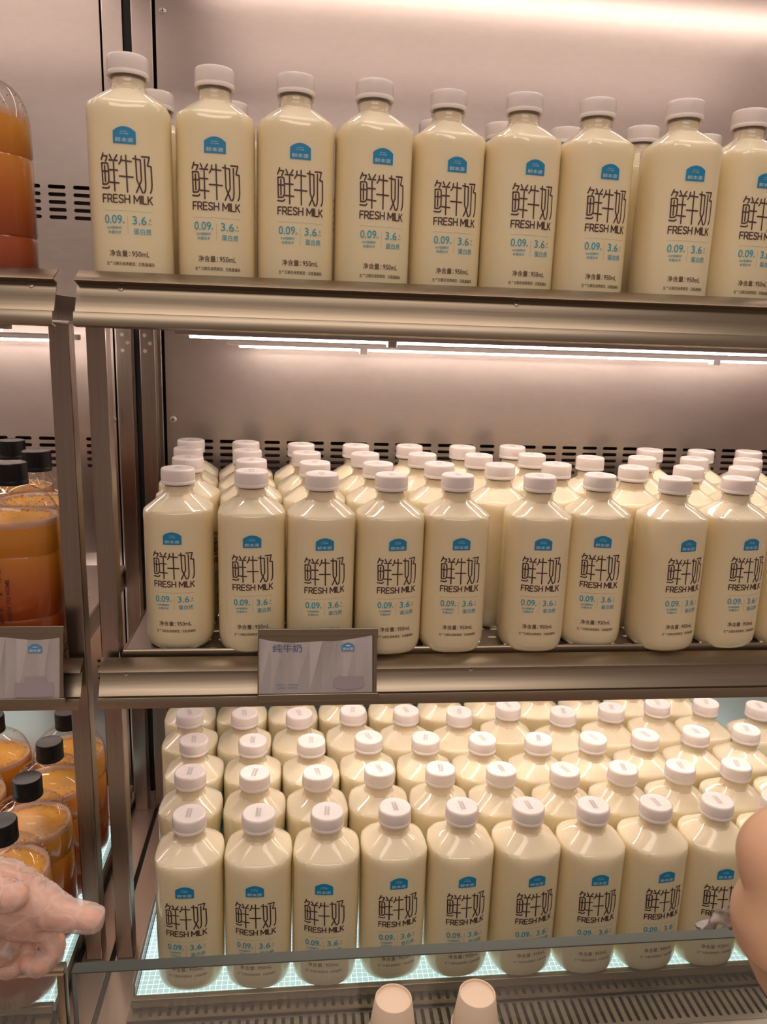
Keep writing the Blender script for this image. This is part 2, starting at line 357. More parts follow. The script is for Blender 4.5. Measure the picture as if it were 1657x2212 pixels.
def cabinet(root, x0, x1, seam_x, cols, post_x, rear_x, side):
    # back wall panels with punched air slots, dark duct behind
    s = -1 if side == 'L' else 1
    outer = rect(min(x0, x1), max(x0, x1), -0.46, 0.965)
    panel_xz('back_panel', outer, slot_holes(cols), WALL_Y, 0.0012, M['wall'], root)
    bxo('air_duct', (XL_END if side == 'L' else -0.112, -0.112 if side == 'L' else X_END, WALL_Y+0.022, WALL_Y+0.03, -0.46, 0.965), M['void'], root, 0)
    p0, p1 = seam_x
    bxo('corner_panel', (min(p0, p1), max(p0, p1), WALL_Y-0.0008, WALL_Y+0.004, -0.46, 0.965), M['wall'], root, 0.0012)
    bxo('base_body', (XL_END if side == 'L' else -0.094, -0.100 if side == 'L' else X_END, -0.262, WALL_Y+0.05, -1.20, -0.475), M['deck'], root)
    # front post and rear post
    bxo('upright_post', (post_x[0], post_x[1], -0.045, -0.020, DECK_Z, 0.4), M['steel'], root, 0.0016)
    bxo('rear_post', (rear_x[0], rear_x[1], 0.300, 0.325, DECK_Z, 0.398), M['steel'], root, 0.0012)
    # deck between light tray and centre gap
    if side == 'L': bxo('deck', (-0.1425, -0.1000, -0.262, WALL_Y-0.002, DECK_Z-0.03, DECK_Z), M['deck'], root)
    else: bxo('deck', (-0.0935, -0.0560, -0.262, WALL_Y-0.002, DECK_Z-0.03, DECK_Z), M['deck'], root)
    # canopy with its lamp housing
    a0, a1 = (XL_END, -0.114) if side == 'L' else (-0.110, X_END)
    bxo('canopy', (a0, a1, -0.20, WALL_Y-0.002, 0.968, 1.02), M['wall'], root)
cabinet(fr, -0.0695, X_END, (-0.1055, -0.0745), [-0.007+0.0375*k for k in range(30)], (-0.0915, -0.0695), (-0.098, -0.075), 'R')
cabinet(fl, XL_END, -0.1515, (-0.1485, -0.1185), [-0.1885-0.0377*k for k in range(19)], (-0.1320, -0.1100), (-0.134, -0.111), 'L')
bxo('side_panel', (X_END, X_END+0.01, -0.06, WALL_Y+0.02, -0.46, 0.965), M['wall'], fr)
bxo('side_panel', (XL_END-0.01, XL_END, -0.06, WALL_Y+0.02, -0.46, 0.965), M['wall'], fl)
# black rubber gap between the cabinets, on the back and on the deck
g = bmesh.new(); box(g, -0.1180, -0.1062, WALL_Y+0.004, WALL_Y+0.012, DECK_Z, 0.965); box(g, -0.0998, -0.0937, -0.262, WALL_Y-0.003, DECK_Z-0.03, DECK_Z-0.003)
tag(obj('rubber_gasket', g, M['dark']), 'black rubber gasket strip filling the gap between the two steel cabinets', 'gasket')
def screw(root, x, y, z, r=0.0056, rot=(PI/2, 0, 0)):
    b = bmesh.new(); lathe(b, [(0, r*0.45), (r*0.55, r*0.42), (r*0.9, r*0.2), (r, 0)], 20)
    for q in (0, 1):
        a = r*0.52; t_ = r*0.09
        box(b, -a if q == 0 else -t_, a if q == 0 else t_, -t_ if q == 0 else -a, t_ if q == 0 else a, r*0.40, r*0.455, 1)
    o = obj('screw', b, [M['screw'], M['dark']], root, smooth=40); o.location = (x, y, z); o.rotation_euler = rot; return o
screw(fr, -0.0585, WALL_Y, 0.2475); screw(fl, -0.1565, WALL_Y, 0.2455); screw(fr, -0.0585, WALL_Y, 0.86); 
for fx, root in ((-0.113+0.019, fr), (-0.128, fl)):
    for dz in (0.36, 0.372, 0.384):
        b = bmesh.new(); lathe(b, [(0, 0.0006), (0.003, 0.0006), (0.003, 0)], 16); o = obj('rivet', b, M['screw'], root); o.location = (fx+(0.004 if dz != 0.372 else 0.012), 0.2998, dz); o.rotation_euler = (PI/2, 0, 0)

# ---- bottom light trays
def light_tray(root, x0, x1, gx, yb=0.335):
    if yb < 0.3: bxo('added_unlit_plate', (x0, x1, yb+0.001, 0.335, -0.430, ZB-0.0010), M['deck'], root, 0)  # added plate, shortens the glowing panel so the wall behind gets less light
    b = bmesh.new(); box(b, x0, x1, -0.1405, yb, -0.4300, ZB-0.0006)
    for f in b.faces: f.material_index = 0 if f.calc_center_median().z > ZB-0.001 else 1
    obj('light_panel', b, [M['tray'], M['led_body']], root)
    lo, hi = (x1+0.0005, x1+0.004) if gx > 0 else (x0-0.004, x0-0.0005)
    bxo('glass_side', (lo, hi, -0.140, 0.33, DECK_Z, -0.398), M['glass'], root, 0)
    lo2, hi2 = (x1+0.0042, x1+0.0062) if gx > 0 else (x0-0.0062, x0-0.0042)
    bxo('side_gasket', (lo2, hi2, -0.145, 0.335, DECK_Z, -0.436), M['dark'], root, 0)
light_tray(fr, -0.0462, X_END-0.004, -1)
light_tray(fl, XL_END+0.004, -0.1435, 1, 0.215)
# ---- front flange, slotted strip and slotted return grille
def front_grille(root, x0, x1):
    dz = -0.0014 if x0 < -0.5 else 0.0
    sheet('tray_flange', [(-0.1400, -0.4155+dz), (-0.1470, -0.4160+dz), (-0.1482, -0.4250), (-0.1450, -0.4300)], x0, x1, 0.0012, M['rail'], root)
    hs = [capsule(x0+0.012+0.0113*k, -0.1530, 0.0118, 0.0048, True) for k in range(int((x1-x0-0.02)/0.0113))]
    hs = [h for h in hs if max(p[0] for p in h) < x1-0.004][:99]
    panel_xy('slotted_strip', rect(x0-0.004, x1, -0.1635, -0.1440), hs, -0.4300, 0.0010, M['rail'], root)
    hs = [capsule(x0+0.034+0.0109*k, -0.1850, 0.0390, 0.0046, True) for k in range(int((x1-x0-0.05)/0.0109))]
    hs = [h for h in hs if max(p[0] for p in h) < x1-0.006][:99]
    panel_xy('return_grille', rect(x0-0.012, x1, -0.2120, -0.1640), hs, -0.4352, 0.0012, M['shelf'], root)
    bxo('duct_floor', (x0-0.004, x1, -0.222, -0.142, -0.4720, -0.4660), M['void'], root, 0)
    sheet('front_apron', [(-0.2125, -0.4352), (-0.2230, -0.4380), (-0.2262, -0.4750)], x0-0.012, x1, 0.0012, M['shelf'], root)
front_grille(fr, -0.0500, X_END-0.004)
front_grille(fl, XL_END+0.004, -0.1450)

# ---- low glass fronts
gr = thing('glass_guard', 'low clear glass guard with green edge in front of the bottom milk bottles', 'glass panel', (0.5, -0.28, -0.475))
bm = bmesh.new(); box(bm, -0.0745, X_END, -0.2885, -0.2755, -0.62, -0.2417); o = obj('pane', bm, M['glass'], gr); o.location = (-0.5, 0.28, 0.475)
bm = bmesh.new(); box(bm, -0.0748, X_END, -0.2888, -0.2752, -0.2417, -0.2402, bevel=0.0003); box(bm, -0.0750, -0.0740, -0.2888, -0.2752, -0.62, -0.2417, bevel=0.0002)
o = obj('ground_edge', bm, M['glass_edge'], gr); o.location = (-0.5, 0.28, 0.475)
bm = bmesh.new(); box(bm, -0.0745, X_END, -0.290, -0.272, -0.66, -0.60); o = obj('foot_rail', bm, M['rail'], gr); o.location = (-0.5, 0.28, 0.475)
gl = thing('glass_guard', 'low glass guard with a steel top rail in front of the juice bottles', 'glass panel', (-0.5, -0.28, -0.475))
bm = bmesh.new(); box(bm, XL_END, -0.0900, -0.2830, -0.2780, -0.62, -0.2440); o = obj('pane', bm, M['glass'], gl); o.location = (0.5, 0.28, 0.475)
bm = bmesh.new(); box(bm, XL_END, -0.0826, -0.2870, -0.2740, -0.2450, -0.2385, bevel=0.0012); box(bm, -0.0900, -0.0826, -0.2870, -0.2740, -0.62, -0.2440, bevel=0.0012)
o = obj('steel_frame', bm, M['rail'], gl, smooth=30); o.location = (0.5, 0.28, 0.475)
bm = bmesh.new(); box(bm, XL_END, -0.0826, -0.290, -0.272, -0.66, -0.60); o = obj('foot_rail', bm, M['rail'], gl); o.location = (0.5, 0.28, 0.475)
# counter running in front of both guards, below the frame, on which the paper cups stand
bxo_ = bmesh.new(); box(bxo_, XL_END, X_END, -0.47, -0.2905, -0.40, -0.3592, bevel=0.002); box(bxo_, XL_END, X_END, -0.45, -0.2930, -1.2, -0.40)
tag(obj('serving_counter', bxo_, M['deck']), 'narrow steel serving counter carrying the stacked paper cups', 'counter')

# ---- shelves
def led(root, x0, x1, y, z, joints=(), mat='led'):
    """slim white housing with glowing diffuser below"""
    h = bmesh.new(); box(h, x0, x1, y-0.009, y+0.009, z, z+0.0075, bevel=0.001)
    ho = obj('led_strip', h, M['led_body'], root)
    d = bmesh.new(); box(d, x0+0.018, x1-0.01, y-0.0075, y+0.0075, z-0.0032, z+0.0012, bevel=0.001)
    obj('diffuser', d, M[mat], ho)
    for j in joints:
        c = bmesh.new(); box(c, j-0.006, j+0.006, y-0.0085, y+0.0085, z-0.0075, z+0.0010, bevel=0.0015); obj('connector', c, M['led_body'], ho)
RAIL = [(0.0, 0.0), (-0.020, -0.0100), (-0.008, -0.0132), (-0.023, -0.0410), (-0.0285, -0.0408), (-0.0310, -0.0525), (-0.0200, -0.0545)]
def shelf(label, x0, x1, zs, yf, rail_y, rail_z, rx0, rx1, leds, holes, bolts):
    t = thing('display_shelf', label, 'shelf', ((x0+x1)/2, yf, zs)); off = Vector((-(x0+x1)/2, -yf, -zs)); parts = []
    def P(o): o.location = off; parts.append(o); return o
    hs = []
    if holes:
        for j in range(9):
            for i in range(int((x1-x0-0.03)/0.0213)):
                hs.append(capsule(x0+0.022+0.0213*i+(0.0106 if j % 2 else 0), yf+0.013+0.030*j, 0.0125, 0.0065))
        hs = [h for h in hs if max(p[0] for p in h) < x1-0.004]
    P(panel_xy('board', rect(x0, x1, yf, 0.335), hs, zs, 0.0014, M['shelf'], t))
    P(sheet('front_face', [(yf+0.006, zs-0.0006), (yf+0.0006, zs+0.0052), (yf-0.0020, zs+0.0062), (yf-0.0034, zs+0.0040), (yf-0.0034, zs-0.030)], x0, x1, 0.0012, M['rail'], t))
    P(sheet('price_rail', [(rail_y+a, rail_z+b) for a, b in RAIL], rx0, rx1, 0.0013, M['rail'], t))
    for bx in bolts:
        o = screw(t, bx, rail_y-0.0108, rail_z-0.0175, 0.0030, (math.radians(62), 0, 0)); o.location = Vector((bx, rail_y-0.0108, rail_z-0.0165))+off
    for a, b in ((x0-0.0040, x0+0.0), (x1-0.0, x1+0.0040)): P(bxo('side_bracket', (a, b, yf+0.004, 0.335, zs-0.030, zs), M['steel'], t))
    P(bxo('under_channel', (x0+0.03, x1-0.03, 0.185, 0.235, zs-0.034 if not holes else zs-0.02, zs-0.0016), M['shelf'], t))
    for (a, b, y, z, js) in leds:
        before = set(t.children); led(t, a, b, y, z, js, 'lower_led' if holes else 'led')
        for c in t.children:
            if c not in before: c.location = off
    return t
shelf('top steel shelf of the milk cabinet with two glowing strip lights beneath', -0.0648, X_END-0.006, ZT, -0.139, -0.1420, 0.4505, -0.0700, X_END-0.002,
      [(-0.002, X_END-0.03, 0.02, 0.3895, (0.265,)), (0.044, X_END-0.03, 0.21, 0.3755, (0.245, 0.80))], False, (-0.028, 0.375, 0.77))
shelf('perforated middle steel shelf of the milk cabinet with empty price rail', -0.0648, X_END-0.006, ZM, -0.0430, -0.0545, -0.0005, -0.0890, X_END-0.002,
      [(-0.002, X_END-0.03, 0.02, -0.040, ()), (0.040, X_END-0.03, 0.26, -0.044, ())], True, (-0.058, 0.372, 0.78))
shelf('top steel shelf of the left cabinet under the orange juice', XL_END+0.006, -0.1403, ZT, -0.139, -0.1420, 0.4505, XL_END+0.004, -0.0895,
      [(XL_END+0.03, -0.195, 0.02, 0.3895, ()), (XL_END+0.03, -0.165, 0.21, 0.3755, ())], False, (-0.113, -0.5))
shelf('middle steel shelf of the left cabinet under the amber juice', XL_END+0.006, -0.1403, ZM, -0.0430, -0.0545, -0.0005, XL_END+0.004, -0.1100,
      [(XL_END+0.03, -0.195, 0.02, -0.040, ()), (XL_END+0.03, -0.165, 0.26, -0.044, ())], True, (-0.5,))
for root, a, b in ((fr, -0.03, X_END-0.03), (fl, XL_END+0.03, -0.15)):
    led(root, a, b, -0.10, 0.958, (), 'canopy_led'); led(root, a, b, 0.235, 0.958, (), 'canopy_led')

# ================================================================== milk bottle
H = 0.2278
HW = 0.0428
def sec(phi, hw, p, dk=1.118):
    """radius of the chamfered, slightly bulging square section at angle phi from the front"""
    s_ = 0.0
    for k in range(8):
        d = hw if k % 2 == 0 else hw*dk
        c_ = math.cos(phi-k*PI/4)
        if c_ > 0: s_ += (c_/d)**p
    return s_**(-1/p)
def ring_pts(hw, p, z, seg=64, circ=0.0):
    out = []
    for i in range(seg):
        a = 2*PI*i/seg; r = sec(a, hw, p); r = r*(1-circ)+hw*circ
        out.append(Vector((r*math.sin(a), -r*math.cos(a), z)))
    return out
def bottle_body():
    bm = bmesh.new(); R = []
    prof = [(0.030, 7, 0.0015, .2), (0.0345, 7, 0.0, .1), (0.0375, 7, 0.0012, 0), (0.0403, 7, 0.0050, 0), (0.0419, 7, 0.0110, 0), (0.0428, 7, 0.0200, 0), (0.0428, 7, 0.090, 0), (0.0428, 7, 0.1620, 0),
            (0.0427, 8, 0.1700, 0), (0.0420, 9, 0.1755, 0), (0.0404, 13, 0.1790, 0), (0.0374, 16, 0.1812, 0), (0.0340, 18, 0.1838, 0), (0.0290, 18, 0.1877, .05), (0.0240, 16, 0.1916, .2), (0.0202, 13, 0.1944, .6), (0.0180, 9, 0.1966, 1), (0.0166, 9, 0.1985, 1), (0.0162, 9, 0.2060, 1), (0.008, 9, 0.2062, 1)]
    for hw, p, z, c in prof: R.append([bm.verts.new(v) for v in ring_pts(hw, p, z, 64, c)])
    for a, b in zip(R, R[1:]):
        for i in range(64): bm.faces.new((a[i], a[(i+1) % 64], b[(i+1) % 64], b[i]))
    bm.faces.new(list(reversed(R[0]))); bm.faces.new(R[-1])
    me = bpy.data.meshes.new('body'); bmesh.ops.recalc_face_normals(bm, faces=bm.faces); bm.to_mesh(me); bm.free()
    return me
# arc-length table of the front face for the printing
ARC = [(0.0, 0.0)]
_prev = Vector((0, -sec(0, HW, 7)))
for i in range(1, 121):
    a = i*(PI/2)/120; r = sec(a, HW, 7); q_ = Vector((r*math.sin(a), -r*math.cos(a))); ARC.append((ARC[-1][0]+(q_-_prev).length, a)); _prev = q_
def on_body(u, v, off=0.00035):
    s_ = abs(u); i = 0
    while i < len(ARC)-2 and ARC[i+1][0] < s_: i += 1
    (s0, a0), (s1, a1) = ARC[i], ARC[i+1]; a = a0+(a1-a0)*(s_-s0)/(s1-s0); a = math.copysign(a, u)
    r = sec(a, HW, 7)+off
    return Vector((r*math.sin(a), -r*math.cos(a), v))

def label_prints():
    pr = Print()
    U = lambda x: -0.0250+(x-205)/765*0.0502
    V = lambda y: 0.1302-(y-555)/510*0.0350
    S = [[(242, 558), (226, 600), (208, 642)], [(230, 590), (306, 598), (295, 632), (278, 662)],
         [(213, 690), (296, 688), (314, 706), (322, 800), (322, 925), (304, 962), (280, 972), (222, 972), (213, 690)], [(262, 722), (266, 940)], [(226, 797), (310, 799)], [(210, 1018), (285, 1026), (312, 1020), (326, 1003)],
         [(345, 577), (370, 627)], [(456, 580), (422, 632)], [(336, 648), (460, 652)], [(402, 672), (408, 1060)], [(342, 779), (458, 782)], [(336, 944), (474, 953)],
         [(522, 592), (517, 640), (505, 668), (484, 696)], [(517, 645), (665, 655)], [(588, 577), (597, 1065)], [(484, 858), (686, 863)],
         [(730, 575), (742, 895), (776, 965), (820, 1062)], [(692, 612), (800, 622), (808, 895), (776, 965), (728, 1064)],
         [(820, 578), (936, 572), (906, 690), (960, 697), (968, 940), (960, 1010), (940, 1052)], [(862, 610), (870, 950), (864, 1025), (842, 1060)]]
    for s_ in S: pr.stroke([(U(x), V(y)) for x, y in s_], 0.00148, 0)
    GL = {'F': (0.62, [[(0, 0), (0, 1), (1, 1)], [(0, .52), (.86, .52)]]), 'R': (0.72, [[(0, 0), (0, 1), (.6, 1), (.86, .93), (.96, .72), (.86, .52), (.6, .44), (0, .44)], [(.55, .44), (1, 0)]]),
          'E': (0.66, [[(1, 1), (0, 1), (0, 0), (1, 0)], [(0, .52), (.88, .52)]]), 'S': (0.72, [[(.95, .86), (.72, .98), (.4, 1), (.12, .9), (.05, .72), (.2, .58), (.5, .5), (.82, .42), (.97, .27), (.88, .09), (.6, 0), (.28, .01), (0, .15)]]),
          'H': (0.78, [[(0, 0), (0, 1)], [(1, 0), (1, 1)], [(0, .5), (1, .5)]]), 'M': (0.98, [[(0, 0), (0, 1), (.5, .28), (1, 1), (1, 0)]]), 'I': (0.0, [[(0, 0), (0, 1)]]), 'L': (0.58, [[(0, 1), (0, 0), (1, 0)]]), 'K': (0.74, [[(0, 0), (0, 1)], [(.95, 1), (0, .4)], [(.34, .58), (1, 0)]])}
    x = -0.0243; hh = 0.0072; adv = 0.0018
    tot = sum(GL[c][0]*hh+adv if c != ' ' else 0.0034 for c in 'FRESH MILK')-adv; kx = 0.0492/tot
    for c in 'FRESH MILK':
        if c == ' ': x += 0.0034*kx; continue
        wd, st = GL[c]
        for s_ in st: pr.stroke([(x+px*wd*hh*kx, 0.0850+py*hh) for px, py in s_], 0.00125, 0)
        x += (wd*hh+adv)*kx
    pr.rect(-0.0245, 0.0255, 0.07735, 0.07755, 2, 24, 1)
    pr.text('0.09', -0.0234, -0.0058, 0.0652, 0.0734, 1); pr.text('秒', -0.0054, -0.0030, 0.0652, 0.0677, 1)
    pr.rect(-0.00030, -0.00008, 0.0555, 0.0722, 2, 1, 1)
    pr.text('3.6', 0.0044, 0.0183, 0.0650, 0.0730, 1); pr.text('g', 0.0212, 0.0228, 0.0687, 0.0712, 2); pr.text('100mL', 0.0194, 0.0242, 0.0658, 0.0670, 2)
    pr.text('INF超瞬时', -0.0212, -0.0060, 0.0599, 0.0628, 1); pr.text('杀菌技术', -0.0203, -0.0068, 0.0556, 0.0586, 1)
    pr.text('蛋白质', 0.0052, 0.0229, 0.0556, 0.0615, 1)
    pr.text('净含量：', -0.0195, 0.0010, 0.0340, 0.0402, 0); pr.text('950mL', 0.0028, 0.0203, 0.0344, 0.0396, 0)
    pr.text('生产日期及保质期至：', -0.0232, 0.0070, 0.0254, 0.0290, 0); pr.text('见瓶盖编码', 0.0088, 0.0250, 0.0254, 0.0290, 0)
    return pr.mesh('printed_text', on_body)
def emblem_print():
    pr = Print(); v, f = dome_columns(-0.0006, 0.1392, 0.0222, 0.0112, 0.0157); pr.add(v, f, 0); n0 = len(pr.v)
    base = [on_body(u, v_, 0.0003) for u, v_ in pr.v]
    pr2 = Print(); pr2.text('鲜本源', -0.0096, 0.0078, 0.1407, 0.1448, 1); pr2.text('FRESH', -0.0041, 0.0022, 0.1499, 0.1508, 1); pr2.text('TO HOME', -0.0053, 0.0033, 0.1478, 0.1489, 1)
    top = [on_body(u, v_, 0.0005) for u, v_ in pr2.v]
    me = bpy.data.meshes.new('emblem'); me.from_pydata([tuple(p) for p in base+top], [], pr.f+[tuple(n0+i for i in q) for q in pr2.f])
    for p, mi in zip(me.polygons, pr.m+pr2.m): p.material_index = mi
    return me
def cap_mesh():
    bm = bmesh.new(); seg = 144
    prof = [(0.0180, 0.2088, 0), (0.0208, 0.2086, 0), (0.0211, 0.2092, 0), (0.0211, 0.2122, 0), (0.0207, 0.2127, 0), (0.0207, 0.2131, 0), (0.0210, 0.2136, 1), (0.0209, 0.2245, 1), (0.0206, 0.2262, 1), (0.0198, 0.2273, 0), (0.0186, 0.2278, 0), (0.0176, 0.2276, 0), (0, 0.2275, 0)]
    rings = []
    for r, z, rb in prof:
        if r == 0: rings.append([bm.verts.new((0, 0, z))]); continue
        rings.append([bm.verts.new(((r-(0.00022 if rb and i % 2 else 0))*math.cos(2*PI*i/seg), (r-(0.00022 if rb and i % 2 else 0))*math.sin(2*PI*i/seg), z)) for i in range(seg)])
    for a, b in zip(rings, rings[1:]):
        for i in range(seg):
            j = (i+1) % seg
            if len(b) == 1: bm.faces.new((a[i], a[j], b[0]))
            else: bm.faces.new((a[i], a[j], b[j], b[i]))
    me = bpy.data.meshes.new('cap'); bm.to_mesh(me); bm.free(); return me
def neck_mesh():
    bm = bmesh.new(); lathe(bm, [(0.0205, 0.1946), (0.0190, 0.1958), (0.0182, 0.1975), (0.0180, 0.2010), (0.0180, 0.2035), (0.0194, 0.2042), (0.0197, 0.2052), (0.0194, 0.2062), (0.0181, 0.2068), (0.0180, 0.2092)], 48)
    me = bpy.data.meshes.new('neck'); bm.to_mesh(me); bm.free(); return me
def stamp_mesh():
    pr = Print(); rnd = random.Random(3)
    for row in (0, 1):
        y = -0.009
        while y < 0.009:
            l = rnd.choice((0.0011, 0.0014, 0.0017)); x0 = -0.0034+row*0.0036
            pr.rect(x0, x0+0.0028, y, y+l*0.6, 0); y += l+0.0003
    return pr.mesh('date_stamp', lambda u, v: Vector((u, v, 0.22762+0.0001)))
ME = dict(body=bottle_body(), cap=cap_mesh(), neck=neck_mesh(), emblem=emblem_print(), printed_text=label_prints(), date_stamp=stamp_mesh())
MT = dict(body=[M['milk']], cap=[M['cap']], neck=[M['clear']], emblem=[M['blue'], M['emblem_white']], printed_text=[M['ink'], M['teal'], M['rule']], date_stamp=[M['stamp']])
proto = thing('milk_bottle', 'x', 'bottle')
for k in ('body', 'neck', 'cap', 'emblem', 'printed_text', 'date_stamp'):
    o = obj(k, ME[k], MT[k], proto, smooth=(40 if k in ('body', 'neck', 'cap') else None))
    if k == 'emblem': o['label'] = 'blue domed emblem with white lettering'
    if k == 'cap': o['label'] = 'white screw cap'
    if k == 'neck': o['label'] = 'clear plastic neck'
def dup(root, loc, rz, label, group):
    r = root.copy(); C.objects.link(r); r.location = loc; r.rotation_euler = (0, 0, rz); r['label'] = label; r['group'] = group
    for ch in root.children:
        c = ch.copy(); C.objects.link(c); c.parent = r
        for g_ in ch.children:
            d_ = g_.copy(); C.objects.link(d_); d_.parent = c
    return r
POS = {
    'top': [(-0.0245, -0.0963, 4), (0.0591, -0.0764, 5.5), (0.1429, -0.0712, 8.5), (0.2267, -0.0707, 11), (0.3104, -0.0518, 9), (0.3942, -0.0604, 9), (0.4780, -0.0607, 9), (0.5723, -0.0768, 1.5), (0.6595, -0.0600, 8), (-0.0178, 0.0247, 0), (0.0657, 0.0495, 0), (0.3165, 0.0724, 0), (0.4003, 0.0630, 0), (0.4852, 0.0665, 0), (0.5742, 0.0374, 0), (0.6666, 0.0581, 0)],
    'middle': [(-0.0001, 0.0030, -3), (0.0914, -0.0098, 4.5), (0.1783, -0.0215, 6), (0.2656, -0.0217, 9), (0.3512, -0.0172, 2), (0.4594, -0.0169, -2.5), (0.5449, -0.0035, -6), (0.6409, -0.0208, 10), (0.7319, -0.0134, 8.5), (0.8205, -0.0111, 5), (-0.0171, 0.2595, 0), (0.0684, 0.2467, 0), (0.1539, 0.2350, 0), (0.2394, 0.2348, 0), (-0.0101, 0.1740, 0), (0.0757, 0.1612, 0), (0.1612, 0.1495, 0), (0.2467, 0.1493, 0), (0.0008, 0.0885, 0), (0.0863, 0.0757, 0), (0.1717, 0.0640, 0), (0.2572, 0.0638, 0), (0.3249, 0.2393, 0), (0.4104, 0.2390, 0), (0.4959, 0.2524, 0), (0.3322, 0.1538, 0), (0.4176, 0.1535, 0), (0.5031, 0.1669, 0), (0.3427, 0.0683, 0), (0.4282, 0.0680, 0), (0.5137, 0.0814, 0), (0.5885, 0.1494, 0), (0.6203, 0.0645, 0), (0.6740, 0.1566, 0), (0.7260, 0.2440, 0), (0.8125, 0.2398, 0), (0.7595, 0.1589, 0), (0.7058, 0.0718, 0), (0.8982, 0.2426, 0), (0.8450, 0.1548, 0), (0.7913, 0.0739, 0)],
    'bottom': [(0.0182, -0.0997, -1.5), (0.1037, -0.1031, -3), (0.1892, -0.1047, -4.5), (0.2758, -0.1002, 5), (0.3626, -0.1028, 4.5), (0.4492, -0.1067, 8), (0.5352, -0.1103, 2), (0.6207, -0.1099, 7), (0.7062, -0.1097, -0.5), (0.7920, -0.1091, 3), (0.0070, -0.0036, 0), (0.0941, -0.0107, 0), (0.1796, -0.0143, 0), (0.2651, -0.0097, 0), (0.0013, 0.0826, 0), (0.0868, 0.0767, 0), (0.1723, 0.0725, 0), (0.2578, 0.0792, 0), (-0.0164, 0.1681, 0), (0.0691, 0.1623, 0), (0.1546, 0.1580, 0), (0.2401, 0.1646, 0), (0.3506, -0.0131, 0), (0.4361, -0.0186, 0), (0.5261, -0.0248, 0), (0.3433, 0.0724, 0), (0.4288, 0.0669, 0), (0.5143, 0.0617, 0), (0.3255, 0.1607, 0), (0.4110, 0.1523, 0), (0.4964, 0.1711, 0), (0.5816, 0.1467, 0), (0.6116, -0.0244, 0), (0.6971, -0.0241, 0), (0.7826, -0.0235, 0), (0.5998, 0.0613, 0), (0.6853, 0.0666, 0), (0.7708, 0.0733, 0), (0.8563, 0.0764, 0), (0.6671, 0.1565, 0), (0.7526, 0.1691, 0), (0.8381, 0.1685, 0), (0.9235, 0.1517, 0), (0.8681, -0.0220, 0), (-0.0265, 0.2536, 0), (0.0590, 0.2520, 0), (0.1445, 0.2520, 0), (0.2300, 0.2520, 0), (0.3155, 0.2520, 0), (0.4010, 0.2520, 0), (0.4865, 0.2565, 0), (0.5720, 0.2520, 0), (0.6575, 0.2520, 0), (0.7430, 0.2546, 0), (0.8285, 0.2540, 0)],
}

ORD = ['first', 'second', 'third', 'fourth', 'fifth', 'sixth', 'seventh', 'eighth', 'ninth', 'tenth', 'eleventh', 'twelfth', 'thirteenth']
NF = {'top': 9, 'middle': 10, 'bottom': 10}
BANDS = {'top': [(1, 'rear', -9)], 'middle': [(0.115, 'second', 0), (0.205, 'third', 0), (9, 'rearmost', 0)], 'bottom': [(0.03, 'second', 0), (0.115, 'third', 0), (0.21, 'fourth', 0), (9, 'rearmost', 0)]}
used = False; rnd = random.Random(11)
for level, z in (('top', ZT), ('middle', ZM), ('bottom', ZB)):
    rows = {'front': POS[level][:NF[level]]}
    for p in POS[level][NF[level]:]:
        for lim, nm, _ in BANDS[level]:
            if p[1] < lim: rows.setdefault(nm, []).append(p); break
    zz = z+0.0003
    for nm, L in rows.items():
        L = sorted(L)
        for i, (x, y, deg) in enumerate(L):
            where = {'top': 'on the top shelf', 'middle': 'on the middle shelf', 'bottom': 'on the lit bottom tray'}[level]
            lab = f'milk bottle, {ORD[i]} from the left in the {nm} row {where}'
            if nm != 'front': lab = 'white-capped ' + lab
            rz = math.radians(deg if nm == 'front' else 90+rnd.uniform(-6, 6))
            grp = {'top': 'milk bottles on the top shelf', 'middle': 'milk bottles on the middle shelf', 'bottom': 'milk bottles on the lit bottom tray'}[level]
            if not used:
                proto.location = (x, y, zz); proto.rotation_euler = (0, 0, rz); proto['label'] = lab; proto['group'] = grp; used = True; last = proto
            else: last = dup(proto, (x, y, zz), rz, lab, grp)
            for c in last.children:
                if c.name.startswith('date_stamp') and nm != 'front': c.rotation_euler = (0, 0, math.radians(rnd.uniform(-20, 20))-rz)
            last.scale = (0.968, 0.968, 1.0) if level == 'top' else (1, 1, 1)

